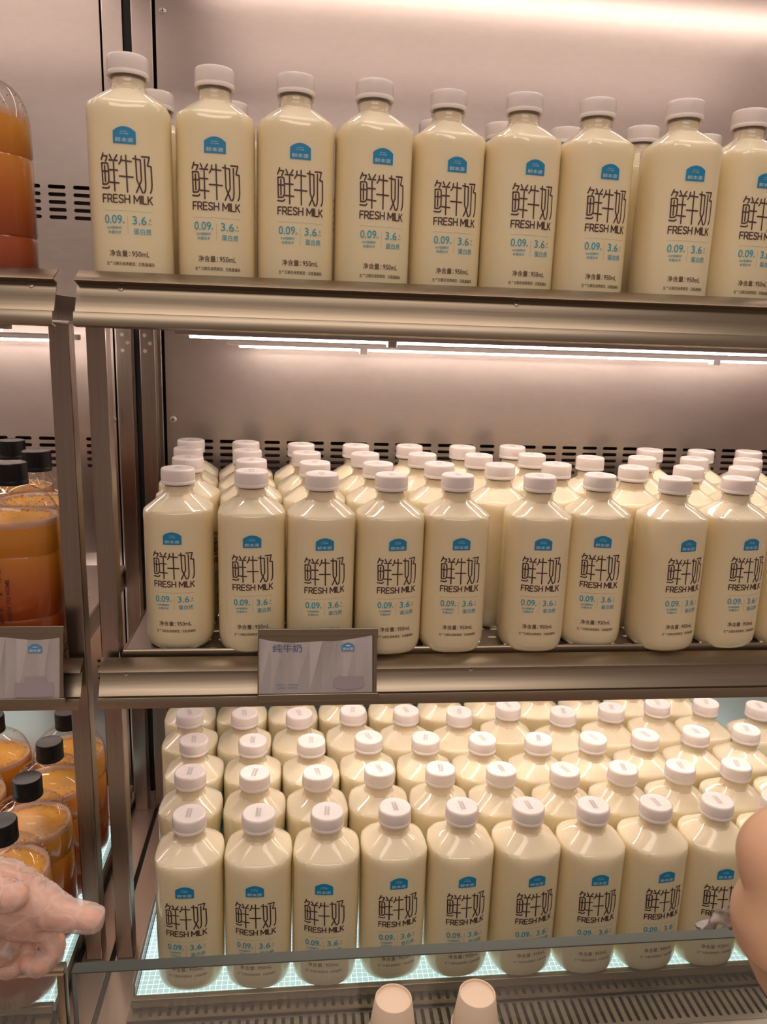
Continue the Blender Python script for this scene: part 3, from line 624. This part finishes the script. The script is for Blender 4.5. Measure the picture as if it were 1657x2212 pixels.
# ================================================================== juice bottles
def make_juice():
    t = thing('juice_bottle', 'x', 'bottle')
    RY = lambda z: 0.858+(1-0.858)*min(1, max(0, (z-0.150)/0.052))       # oval in plan: narrower front to back
    def oval(b_):
        for v in b_.verts: v.co.y *= RY(v.co.z)
    shell = [(0.0, 0.0030), (0.040, 0.0030), (0.047, 0.0), (0.0515, 0.0035), (0.0530, 0.010), (0.0535, 0.048), (0.0521, 0.0505), (0.0535, 0.053), (0.0535, 0.1255), (0.0521, 0.128), (0.0535, 0.1305), (0.0535, 0.152), (0.0529, 0.162), (0.0514, 0.171), (0.0485, 0.180), (0.0445, 0.188), (0.0390, 0.1945), (0.0325, 0.1995), (0.0255, 0.2035), (0.0205, 0.2060), (0.0175, 0.2085), (0.0165, 0.2105), (0.0165, 0.2130)]
    b = bmesh.new(); lathe(b, shell, 64); oval(b); obj('bottle_shell', b, M['juice_shell'], t, smooth=50)['label'] = 'clear plastic shell with pressed ridges'
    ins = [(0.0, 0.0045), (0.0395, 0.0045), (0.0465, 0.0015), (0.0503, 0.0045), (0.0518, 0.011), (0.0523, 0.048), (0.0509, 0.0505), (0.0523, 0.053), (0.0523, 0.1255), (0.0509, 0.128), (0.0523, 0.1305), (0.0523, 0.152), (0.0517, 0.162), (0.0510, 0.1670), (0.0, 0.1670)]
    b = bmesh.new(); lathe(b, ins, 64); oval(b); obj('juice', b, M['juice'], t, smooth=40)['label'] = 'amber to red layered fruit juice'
    b = bmesh.new(); rn = random.Random(5); seg = 72; prev = None; first = None
    for i in range(seg+1):
        a = 2*PI*i/seg; k = i % seg; rnn = random.Random(k*7+1); wi = 0.0052+0.0045*noise.noise(Vector((math.cos(a)*1.7, math.sin(a)*1.7, 3)))+rnn.uniform(-.0006, .0006)
        pts = [(0.0519, 0.1635-rnn.uniform(0, .0015)), (0.0508, 0.1700), (0.0505-wi*0.5, 0.1695+rnn.uniform(0, .0008)), (0.0505-wi, 0.1674)]
        row = [b.verts.new((r*math.cos(a), r*math.sin(a), z)) for r, z in pts]
        if prev:
            for q in range(3): b.faces.new((prev[q], row[q], row[q+1], prev[q+1]))
        prev = row
    for i in range(150):
        a = rn.uniform(0, 2*PI); r = rn.uniform(0.039, 0.050); rr = rn.uniform(0.0006, 0.0016)
        bmesh.ops.create_icosphere(b, subdivisions=1, radius=rr, matrix=Matrix.Translation((r*math.cos(a), r*math.sin(a), 0.1678+rr*0.4)))
    for i in range(130):
        a = rn.uniform(0, 2*PI); s_ = rn.random(); z = 0.169+0.022*s_; r = 0.0505-0.0095*s_**1.6; rr = rn.uniform(0.0005, 0.0011)
        bmesh.ops.create_icosphere(b, subdivisions=1, radius=rr, matrix=Matrix.Translation((r*math.cos(a), r*math.sin(a), z)))
    oval(b); obj('foam', b, M['foam'], t, smooth=60)['label'] = 'pale bubbly foam ring'
    b = bmesh.new(); seg = 120
    prof = [(0.0160, 0.2092, 0), (0.0183, 0.2090, 0), (0.0185, 0.2135, 0), (0.0180, 0.2142, 0), (0.0180, 0.2150, 0), (0.0182, 0.2155, 1), (0.0181, 0.2325, 1), (0.0176, 0.2344, 0), (0.0166, 0.2350, 0), (0.0150, 0.2346, 0), (0, 0.2345, 0)]
    rings = []
    for r, z, rb in prof:
        if r == 0: rings.append([b.verts.new((0, 0, z))]); continue
        rings.append([b.verts.new(((r-(0.0003 if rb and i % 2 else 0))*math.cos(2*PI*i/seg), (r-(0.0003 if rb and i % 2 else 0))*math.sin(2*PI*i/seg), z)) for i in range(seg)])
    for p_, q_ in zip(rings, rings[1:]):
        for i in range(seg):
            j = (i+1) % seg; b.faces.new((p_[i], p_[j], q_[0])) if len(q_) == 1 else b.faces.new((p_[i], p_[j], q_[j], q_[i]))
    obj('cap', b, M['black_cap'], t, smooth=40)['label'] = 'black ribbed screw cap'
    # lettering runs up the side of the bottle
    pr = Print()
    def rot_text(s, x0, x1, y0, y1, mi):            # text box (along height, across)
        v, f = fit_text(s, y0, y1, -x1, -x0); pr.add([(-b_, a_) for a_, b_ in v], f, mi)
    rot_text('鲜本源', -0.024, -0.004, 0.048, 0.122, 0)
    rot_text('FRESH TO HOME', 0.0000, 0.0043, 0.052, 0.103, 0)
    pr.rect(-0.020, -0.006, 0.041, 0.0432, 0, 8, 1); pr.rect(0.0025, 0.0095, 0.0412, 0.0430, 0, 4, 1); pr.rect(-0.016, -0.011, 0.036, 0.0374, 0, 3, 1)
    me = pr.mesh('printed_text', lambda u, v: Vector((0.0539*math.sin(u/0.05), -0.0539*0.858*math.cos(u/0.05)-0.0003, v)))
    obj('printed_text', me, M['ink'], t)
    return t
jp = make_juice()
JU = [((-0.1775, -0.092, ZT), 0, 'big amber juice bottle at the left end of the top shelf', 'top'),
      ((-0.1918, -0.0185, ZM), 0, 'black-capped juice bottle with vertical lettering, front of the middle shelf', 'middle'),
      ((-0.1915, 0.0745, ZM), 180, 'black-capped juice bottle standing behind the lettered one, beside the left upright', 'middle'),
      ((-0.2540, 0.1680, ZM), 180, 'rearmost black-capped juice bottle on the middle shelf, cut by the left edge', 'middle'),
      ((-0.2000, -0.1125, ZB), 180, 'juice bottle just behind the gloved hand on the lit bottom tray', 'bottom'),
      ((-0.1995, -0.0200, ZB), 180, 'juice bottle with foam ring, second from the front beside the left upright', 'bottom'),
      ((-0.1990, 0.0725, ZB), 180, 'juice bottle third from the front beside the left upright, bottom tray', 'bottom'),
      ((-0.2000, 0.1650, ZB), 180, 'rearmost juice bottle beside the left upright on the bottom tray', 'bottom'),
      ((-0.3080, 0.1560, ZB), 180, 'juice bottle at the left edge under the price card, rear of bottom tray', 'bottom'),
      ((-0.3080, 0.0500, ZB), 180, 'juice bottle at the left edge in the middle of the bottom tray', 'bottom')]
JG = {'top': 'juice bottles on the top left shelf', 'middle': 'juice bottles on the middle left shelf', 'bottom': 'juice bottles on the lit bottom left tray'}
for i, (p, deg, lab, lv) in enumerate(JU):
    p = (p[0], p[1], p[2]+0.0003)
    if i == 0: jp.location = p; jp.rotation_euler = (0, 0, math.radians(deg)); jp['label'] = lab; jp['group'] = JG[lv]
    else: dup(jp, p, math.radians(deg), lab, JG[lv])

# ================================================================== price cards in their steel holders
def price_card(label, origin, W_, Hc, build, rot_deg):
    t = thing('price_card_holder', label, 'price card', origin); t.rotation_euler = (math.radians(rot_deg), 0, 0)
    b = bmesh.new(); box(b, 0, W_, 0, Hc, -0.0014, -0.0004, bevel=0.0003); obj('back_plate', b, M['rail'], t)
    b = bmesh.new(); box(b, 0, W_+0.001, Hc-0.0085, Hc, -0.0004, 0.0022, bevel=0.0006); box(b, 0, W_+0.0025, 0, 0.0085, -0.0004, 0.0026, bevel=0.0006)
    box(b, -0.0006, 0.0006, 0, Hc, -0.0004, 0.0020, bevel=0.0003); box(b, W_-0.0040, W_, 0.0085, Hc-0.0085, -0.0004, 0.0012, bevel=0.0004); obj('steel_frame', b, M['rail'], t)
    build(t); return t
def card_right(t):
    L = lambda x, y: ((x-100)/1400*0.1445, (955-y)/880*0.0886)
    top = [(105, 190), (250, 222), (400, 240), (520, 244), (700, 238), (850, 232), (1000, 234), (1100, 222), (1250, 200), (1400, 172), (1440, 165)]
    b = bmesh.new(); A = [b.verts.new((*L(x, y), 0.0004+0.0006*math.sin(x/230))) for x, y in top]; B = [b.verts.new((*L(x+8 if x > 1300 else x, 862), 0.0002)) for x, y in top]
    for i in range(len(top)-1): b.faces.new((B[i], B[i+1], A[i+1], A[i]))
    bmesh.ops.solidify(b, geom=b.faces[:], thickness=0.0002); obj('paper_card', b, M['card'], t)
    pr = Print()
    def tx(s, x0, x1, y0, y1, mi): a = L(x0, y1); c = L(x1, y0); pr.text(s, a[0], c[0], a[1], c[1], mi)
    tx('纯牛奶', 265, 610, 262, 362, 0)
    a = L(1078, 352); v, f = dome_columns((L(1078, 0)[0]+L(1226, 0)[0])/2, a[1], 0.0152, 0.0068, 0.0103, 12); pe = Print(); pe.add(v, f, 0); pp = Print()
    for yy in (755, 794):
        x = 312 if yy == 755 else 322
        while x < (565 if yy == 755 else 552):
            if not 412 < x < 440:
                a = L(x, yy+12); c = L(x+15, yy-12); pr.rect(a[0], c[0], a[1]+0.0004, a[1]+0.0009, 2); pr.rect(a[0], c[0], c[1]-0.0009, c[1]-0.0005, 2); pr.rect((a[0]+c[0])/2-0.0002, (a[0]+c[0])/2+0.0002, a[1], c[1], 2)
            x += 22
    out = [(1030, 664), (1330, 664), (1348, 690), (1352, 770), (1330, 800), (1200, 826), (1080, 822), (1000, 795), (986, 775), (988, 712)]
    pp.add([L(x, y) for x, y in out], [tuple(range(len(out)))], 0)
    obj('printed_text', pr.mesh('printed_text', lambda u, v: Vector((u, v, 0.00145))), [M['card_ink'], M['card_blue'], M['card_grey']], t)
    obj('lilac_patch', pp.mesh('lilac_patch', lambda u, v: Vector((u, v, 0.00145))), M['card_patch'], t)
    obj('emblem', pe.mesh('emblem', lambda u, v: Vector((u, v, 0.00145))), M['card_blue'], t)
    p2 = Print(); a = L(1092, 342); c = L(1214, 308); p2.text('鲜本源', a[0], c[0], a[1], c[1], 0); a = L(1130, 292); c = L(1180, 280); p2.rect(a[0], c[0], a[1], c[1], 0)
    obj('emblem_lettering', p2.mesh('emblem_lettering', lambda u, v: Vector((u, v, 0.0017))), M['card'], t)
price_card('white price card reading 纯牛奶 in a steel holder below the third milk bottle', (0.1030, -0.0975, -0.0410), 0.1445, 0.0886, card_right, 78.9)
def card_left(t):
    b = bmesh.new(); xs = [0.002+i*0.0125 for i in range(12)]; A = [b.verts.new((x, 0.0795-0.002*math.sin(i*0.9), 0.0006)) for i, x in enumerate(xs)]; B = [b.verts.new((x, 0.0080, 0.0002)) for x in xs]
    for i in range(len(xs)-1): b.faces.new((B[i], B[i+1], A[i+1], A[i]))
    bmesh.ops.solidify(b, geom=b.faces[:], thickness=0.0002); obj('paper_card', b, M['card'], t)
    pr = Print(); v, f = dome_columns(0.1105, 0.0625, 0.0155, 0.0070, 0.0106, 12); pr.add(v, f, 0); obj('emblem', pr.mesh('emblem', lambda u, v: Vector((u, v, 0.00135))), M['card_blue'], t)
    pp = Print(); out = [(0.087, 0.0105), (0.131, 0.0105), (0.131, 0.027), (0.1225, 0.027), (0.1225, 0.0345), (0.099, 0.0345), (0.099, 0.027), (0.087, 0.027)]
    pp.add(out, [(0, 1, 2, 3, 6, 7), (3, 4, 5, 6)], 0)
    obj('lilac_patch', pp.mesh('lilac_patch', lambda u, v: Vector((u, v, 0.00135))), M['card_patch'], t)
    p2 = Print(); p2.text('鲜本源', 0.1042, 0.1168, 0.0636, 0.0668, 0); p2.rect(0.1078, 0.1132, 0.0690, 0.0697, 0)
    obj('emblem_lettering', p2.mesh('emblem_lettering', lambda u, v: Vector((u, v, 0.0016))), M['card'], t)
price_card('white price card in a steel holder under the lettered juice bottle', (-0.2665, -0.0975, -0.0410), 0.1420, 0.0940, card_left, 78.9)

# ================================================================== paper cups
def cup_mesh():
    b = bmesh.new()
    pr = [(0.0, 0.0375), (0.0150, 0.0375), (0.0168, 0.0376), (0.0172, 0.0400), (0.0180, 0.0404), (0.0186, 0.0396), (0.0236, 0.0032), (0.0244, 0.0030), (0.0249, 0.0016), (0.0244, 0.0002), (0.0234, 0.0004), (0.0228, 0.0030), (0.0178, 0.0370), (0.0, 0.0370)]
    lathe(b, pr, 56); bmesh.ops.recalc_face_normals(b, faces=b.faces); me = bpy.data.meshes.new('paper_cup'); b.to_mesh(me); b.free(); return me
cup = None
for (cx, cy, nm) in ((0.2480, -0.3350, 'left'), (0.3335, -0.3350, 'right')):
    for k in range(7):
        z = -0.3590+k*0.0118
        if cup is None: cup = obj('paper_cup', cup_mesh(), M['cup'], None, smooth=40); o = cup
        else: o = cup.copy(); C.objects.link(o)
        o.location = (cx, cy, z+0.0001)
        o.rotation_euler = (0, 0, k*0.7)
        lab = f'upturned cream paper cup on top of the {nm} stack before the glass' if k == 6 else f'upturned cream paper cup, {ORD[6-k]} from the top of the {nm} stack'
        tag(o, lab, 'paper cup', f'upturned paper cups in the {nm} stack')

# ================================================================== hands
def skin_obj(name, nodes, edges, mat, parent=None, sub=2, root=0, voxel=0.0):
    me = bpy.data.meshes.new(name); me.from_pydata([n[0] for n in nodes], edges, [])
    o = bpy.data.objects.new(name, me); C.objects.link(o)
    m = o.modifiers.new('skin', 'SKIN'); m.use_smooth_shade = True
    for i, n in enumerate(nodes):
        r = n[1]; me.skin_vertices[0].data[i].radius = (r, r) if not isinstance(r, tuple) else r
        me.skin_vertices[0].data[i].use_root = (i == root)
    s = o.modifiers.new('sub', 'SUBSURF'); s.levels = sub; s.render_levels = sub
    if voxel: rm_ = o.modifiers.new('remesh', 'REMESH'); rm_.mode = 'VOXEL'; rm_.voxel_size = voxel
    dg = bpy.context.evaluated_depsgraph_get(); dg.update()
    me2 = bpy.data.meshes.new_from_object(o.evaluated_get(dg)); bpy.data.objects.remove(o)
    me2.materials.clear(); o = obj(name, me2, mat, parent, smooth=180); return o
def chain(nodes, edges, start, pts):
    prev = start
    for p, r in pts: nodes.append((p, r)); edges.append((prev, len(nodes)-1)); prev = len(nodes)-1
    return prev
# left: gloved hand, index finger pointing right, other fingers folded
def glove_hand(f=0.0):
    n = [((-0.250, -0.300, -0.158), 0.030+f)]; e_ = []
    w1 = chain(n, e_, 0, [((-0.200, -0.300, -0.150), 0.028+f), ((-0.160, -0.298, -0.144), 0.034+f)])
    p1 = chain(n, e_, w1, [((-0.114, -0.296, -0.138), 0.033+f)])
    f2 = f*0.75
    chain(n, e_, p1, [((-0.093, -0.304, -0.150), 0.0180+f2), ((-0.070, -0.308, -0.1575), 0.0118+f2), ((-0.049, -0.309, -0.1610), 0.0102+f2), ((-0.0345, -0.309, -0.1635), 0.0088+f2)])
    chain(n, e_, p1, [((-0.098, -0.300, -0.176), 0.0120+f2), ((-0.078, -0.306, -0.193), 0.0098+f2), ((-0.093, -0.314, -0.209), 0.0090+f2), ((-0.114, -0.310, -0.203), 0.0080+f2)])
    chain(n, e_, w1, [((-0.124, -0.292, -0.182), 0.0125+f2), ((-0.109, -0.296, -0.204), 0.0098+f2), ((-0.122, -0.308, -0.217), 0.0090+f2), ((-0.141, -0.306, -0.209), 0.0080+f2)])
    chain(n, e_, w1, [((-0.152, -0.286, -0.184), 0.0120+f2), ((-0.141, -0.288, -0.206), 0.0090+f2), ((-0.154, -0.300, -0.217), 0.0082+f2), ((-0.168, -0.298, -0.208), 0.0074+f2)])
    chain(n, e_, w1, [((-0.150, -0.316, -0.124), 0.0150+f2), ((-0.120, -0.322, -0.120), 0.0112+f2), ((-0.098, -0.322, -0.124), 0.0095+f2)])
    return n, e_
n, e_ = glove_hand()
hand = skin_obj('person', n, e_, M['skin_pink'])
tag(hand, 'hand in a crumpled clear plastic glove, forefinger pointing right, reaching in from the left', 'person')
n2, e2 = glove_hand(0.0042)
chain(n2, e2, 2, [((-0.132, -0.306, -0.184), 0.024), ((-0.110, -0.308, -0.192), 0.019)])
gm = clear('thin clear polythene glove', (0.98, 0.96, 0.95), 1.3, 0.22, 0.62, (1.0, 0.93, 0.89))
gt = gm.node_tree
glove = skin_obj('plastic_glove', n2, e2, gm, None, 2, 0, 0.0022)
def ridge(p): return 1-abs(noise.noise(p))*2.2
for v in glove.data.vertices:
    co = v.co.copy(); q_ = Vector((co.x*0.8+co.z*0.5, co.y, co.z*1.1-co.x*0.3))
    k = noise.noise(q_*26)*0.0026+max(0, ridge(q_*24))**2*0.0036+max(0, ridge(q_*48+Vector((5, 2, 1))))**2*0.0012
    if co.z > -0.145: k += 0.004*min(1, (co.z+0.145)/0.03)*max(0.0, 1-abs((co.x+0.112)/0.060))      # loose air pocket above the knuckles
    if co.x > -0.040: k += 0.0016
    if co.x > -0.100 and co.z < -0.185: k += 0.0025
    v.co = co+v.normal*(k-0.0004)
_b = bmesh.new(); _b.from_mesh(glove.data)
for _ in range(3): bmesh.ops.smooth_vert(_b, verts=_b.verts[:], factor=0.5, use_axis_x=True, use_axis_y=True, use_axis_z=True)
_b.to_mesh(glove.data); _b.free()
glove['label'] = 'crumpled translucent disposable glove'; glove.parent = hand
tcd = gt.nodes.new('ShaderNodeTexCoord'); wn = gt.nodes.new('ShaderNodeTexNoise'); wn.inputs['Scale'].default_value = 22; wn.inputs['Detail'].default_value = 2
wm = gt.nodes.new('ShaderNodeMixRGB'); wm.blend_type = 'ADD'; wm.inputs[0].default_value = 0.035
gt.links.new(tcd.outputs['Object'], wn.inputs['Vector']); gt.links.new(tcd.outputs['Object'], wm.inputs[1]); gt.links.new(wn.outputs['Color'], wm.inputs[2])
vo = gt.nodes.new('ShaderNodeTexVoronoi'); vo.feature = 'DISTANCE_TO_EDGE'; vo.inputs['Scale'].default_value = 48; gt.links.new(wm.outputs[0], vo.inputs['Vector'])
vr = gt.nodes.new('ShaderNodeMapRange'); vr.inputs[1].default_value = 0.0; vr.inputs[2].default_value = 0.22; vr.inputs[3].default_value = 1.0; vr.inputs[4].default_value = 0.0
gt.links.new(vo.outputs['Distance'], vr.inputs[0])
bp_ = gt.nodes.new('ShaderNodeBump'); bp_.inputs['Strength'].default_value = 0.28; bp_.inputs['Distance'].default_value = 0.003; gt.links.new(vr.outputs[0], bp_.inputs['Height'])
op = gt.nodes.new('ShaderNodeMapRange'); op.inputs[3].default_value = 0.40; op.inputs[4].default_value = 0.70; gt.links.new(vr.outputs[0], op.inputs[0])
for nd in list(gt.nodes):
    if 'Normal' in nd.inputs and nd.type != 'BUMP': gt.links.new(bp_.outputs[0], nd.inputs['Normal'])
    if nd.type == 'MIX_SHADER' and not nd.inputs[0].is_linked and abs(nd.inputs[0].default_value-0.62) < 1e-4: gt.links.new(op.outputs[0], nd.inputs[0])

# right: bare hand very near the lens, seen from its thumb side, pinching a tissue
n = [((0.640, -0.520, -0.185), 0.034)]; e_ = []
w1 = chain(n, e_, 0, [((0.590, -0.512, -0.125), 0.037), ((0.533, -0.505, -0.062), 0.047)])
p1 = chain(n, e_, w1, [((0.526, -0.503, -0.026), 0.043)])
chain(n, e_, p1, [((0.515, -0.494, 0.004), 0.030), ((0.505, -0.488, 0.026), 0.0250), ((0.520, -0.484, 0.042), 0.0190), ((0.545, -0.484, 0.046), 0.013)])
chain(n, e_, p1, [((0.540, -0.480, 0.002), 0.020), ((0.535, -0.464, 0.034), 0.0150), ((0.550, -0.458, 0.048), 0.012), ((0.568, -0.462, 0.042), 0.010)])
chain(n, e_, p1, [((0.558, -0.474, -0.006), 0.019), ((0.560, -0.452, 0.024), 0.0135), ((0.574, -0.446, 0.036), 0.011), ((0.590, -0.450, 0.028), 0.0095)])
chain(n, e_, w1, [((0.575, -0.471, -0.018), 0.017), ((0.582, -0.444, 0.010), 0.0120), ((0.596, -0.440, 0.020), 0.010), ((0.610, -0.446, 0.012), 0.0085)])
chain(n, e_, w1, [((0.545, -0.474, -0.060), 0.022), ((0.547, -0.452, -0.060), 0.0150), ((0.540, -0.436, -0.062), 0.0115), ((0.534, -0.424, -0.066), 0.0098)])
hand2 = skin_obj('person', n, e_, M['skin'], None, 3)
tag(hand2, 'bare curled hand close to the lens at the right edge, pinching a white tissue', 'person')
b = bmesh.new(); gx = 9; V_ = [[b.verts.new((0.4930+0.032*i/gx, -0.4400+0.004*math.sin(i*1.3+j), -0.0900+0.030*(j/gx)*(i/gx)+0.0012*math.sin(i*2.1+j*1.7))) for j in range(gx+1)] for i in range(gx+1)]
for i in range(gx):
    for j in range(gx): b.faces.new((V_[i][j], V_[i+1][j], V_[i+1][j+1], V_[i][j+1]))
bmesh.ops.solidify(b, geom=b.faces[:], thickness=0.0006)
tag(obj('paper_tissue', b, M['tissue'], None, smooth=180), 'corner of a white paper tissue sticking out of the right hand', 'tissue')
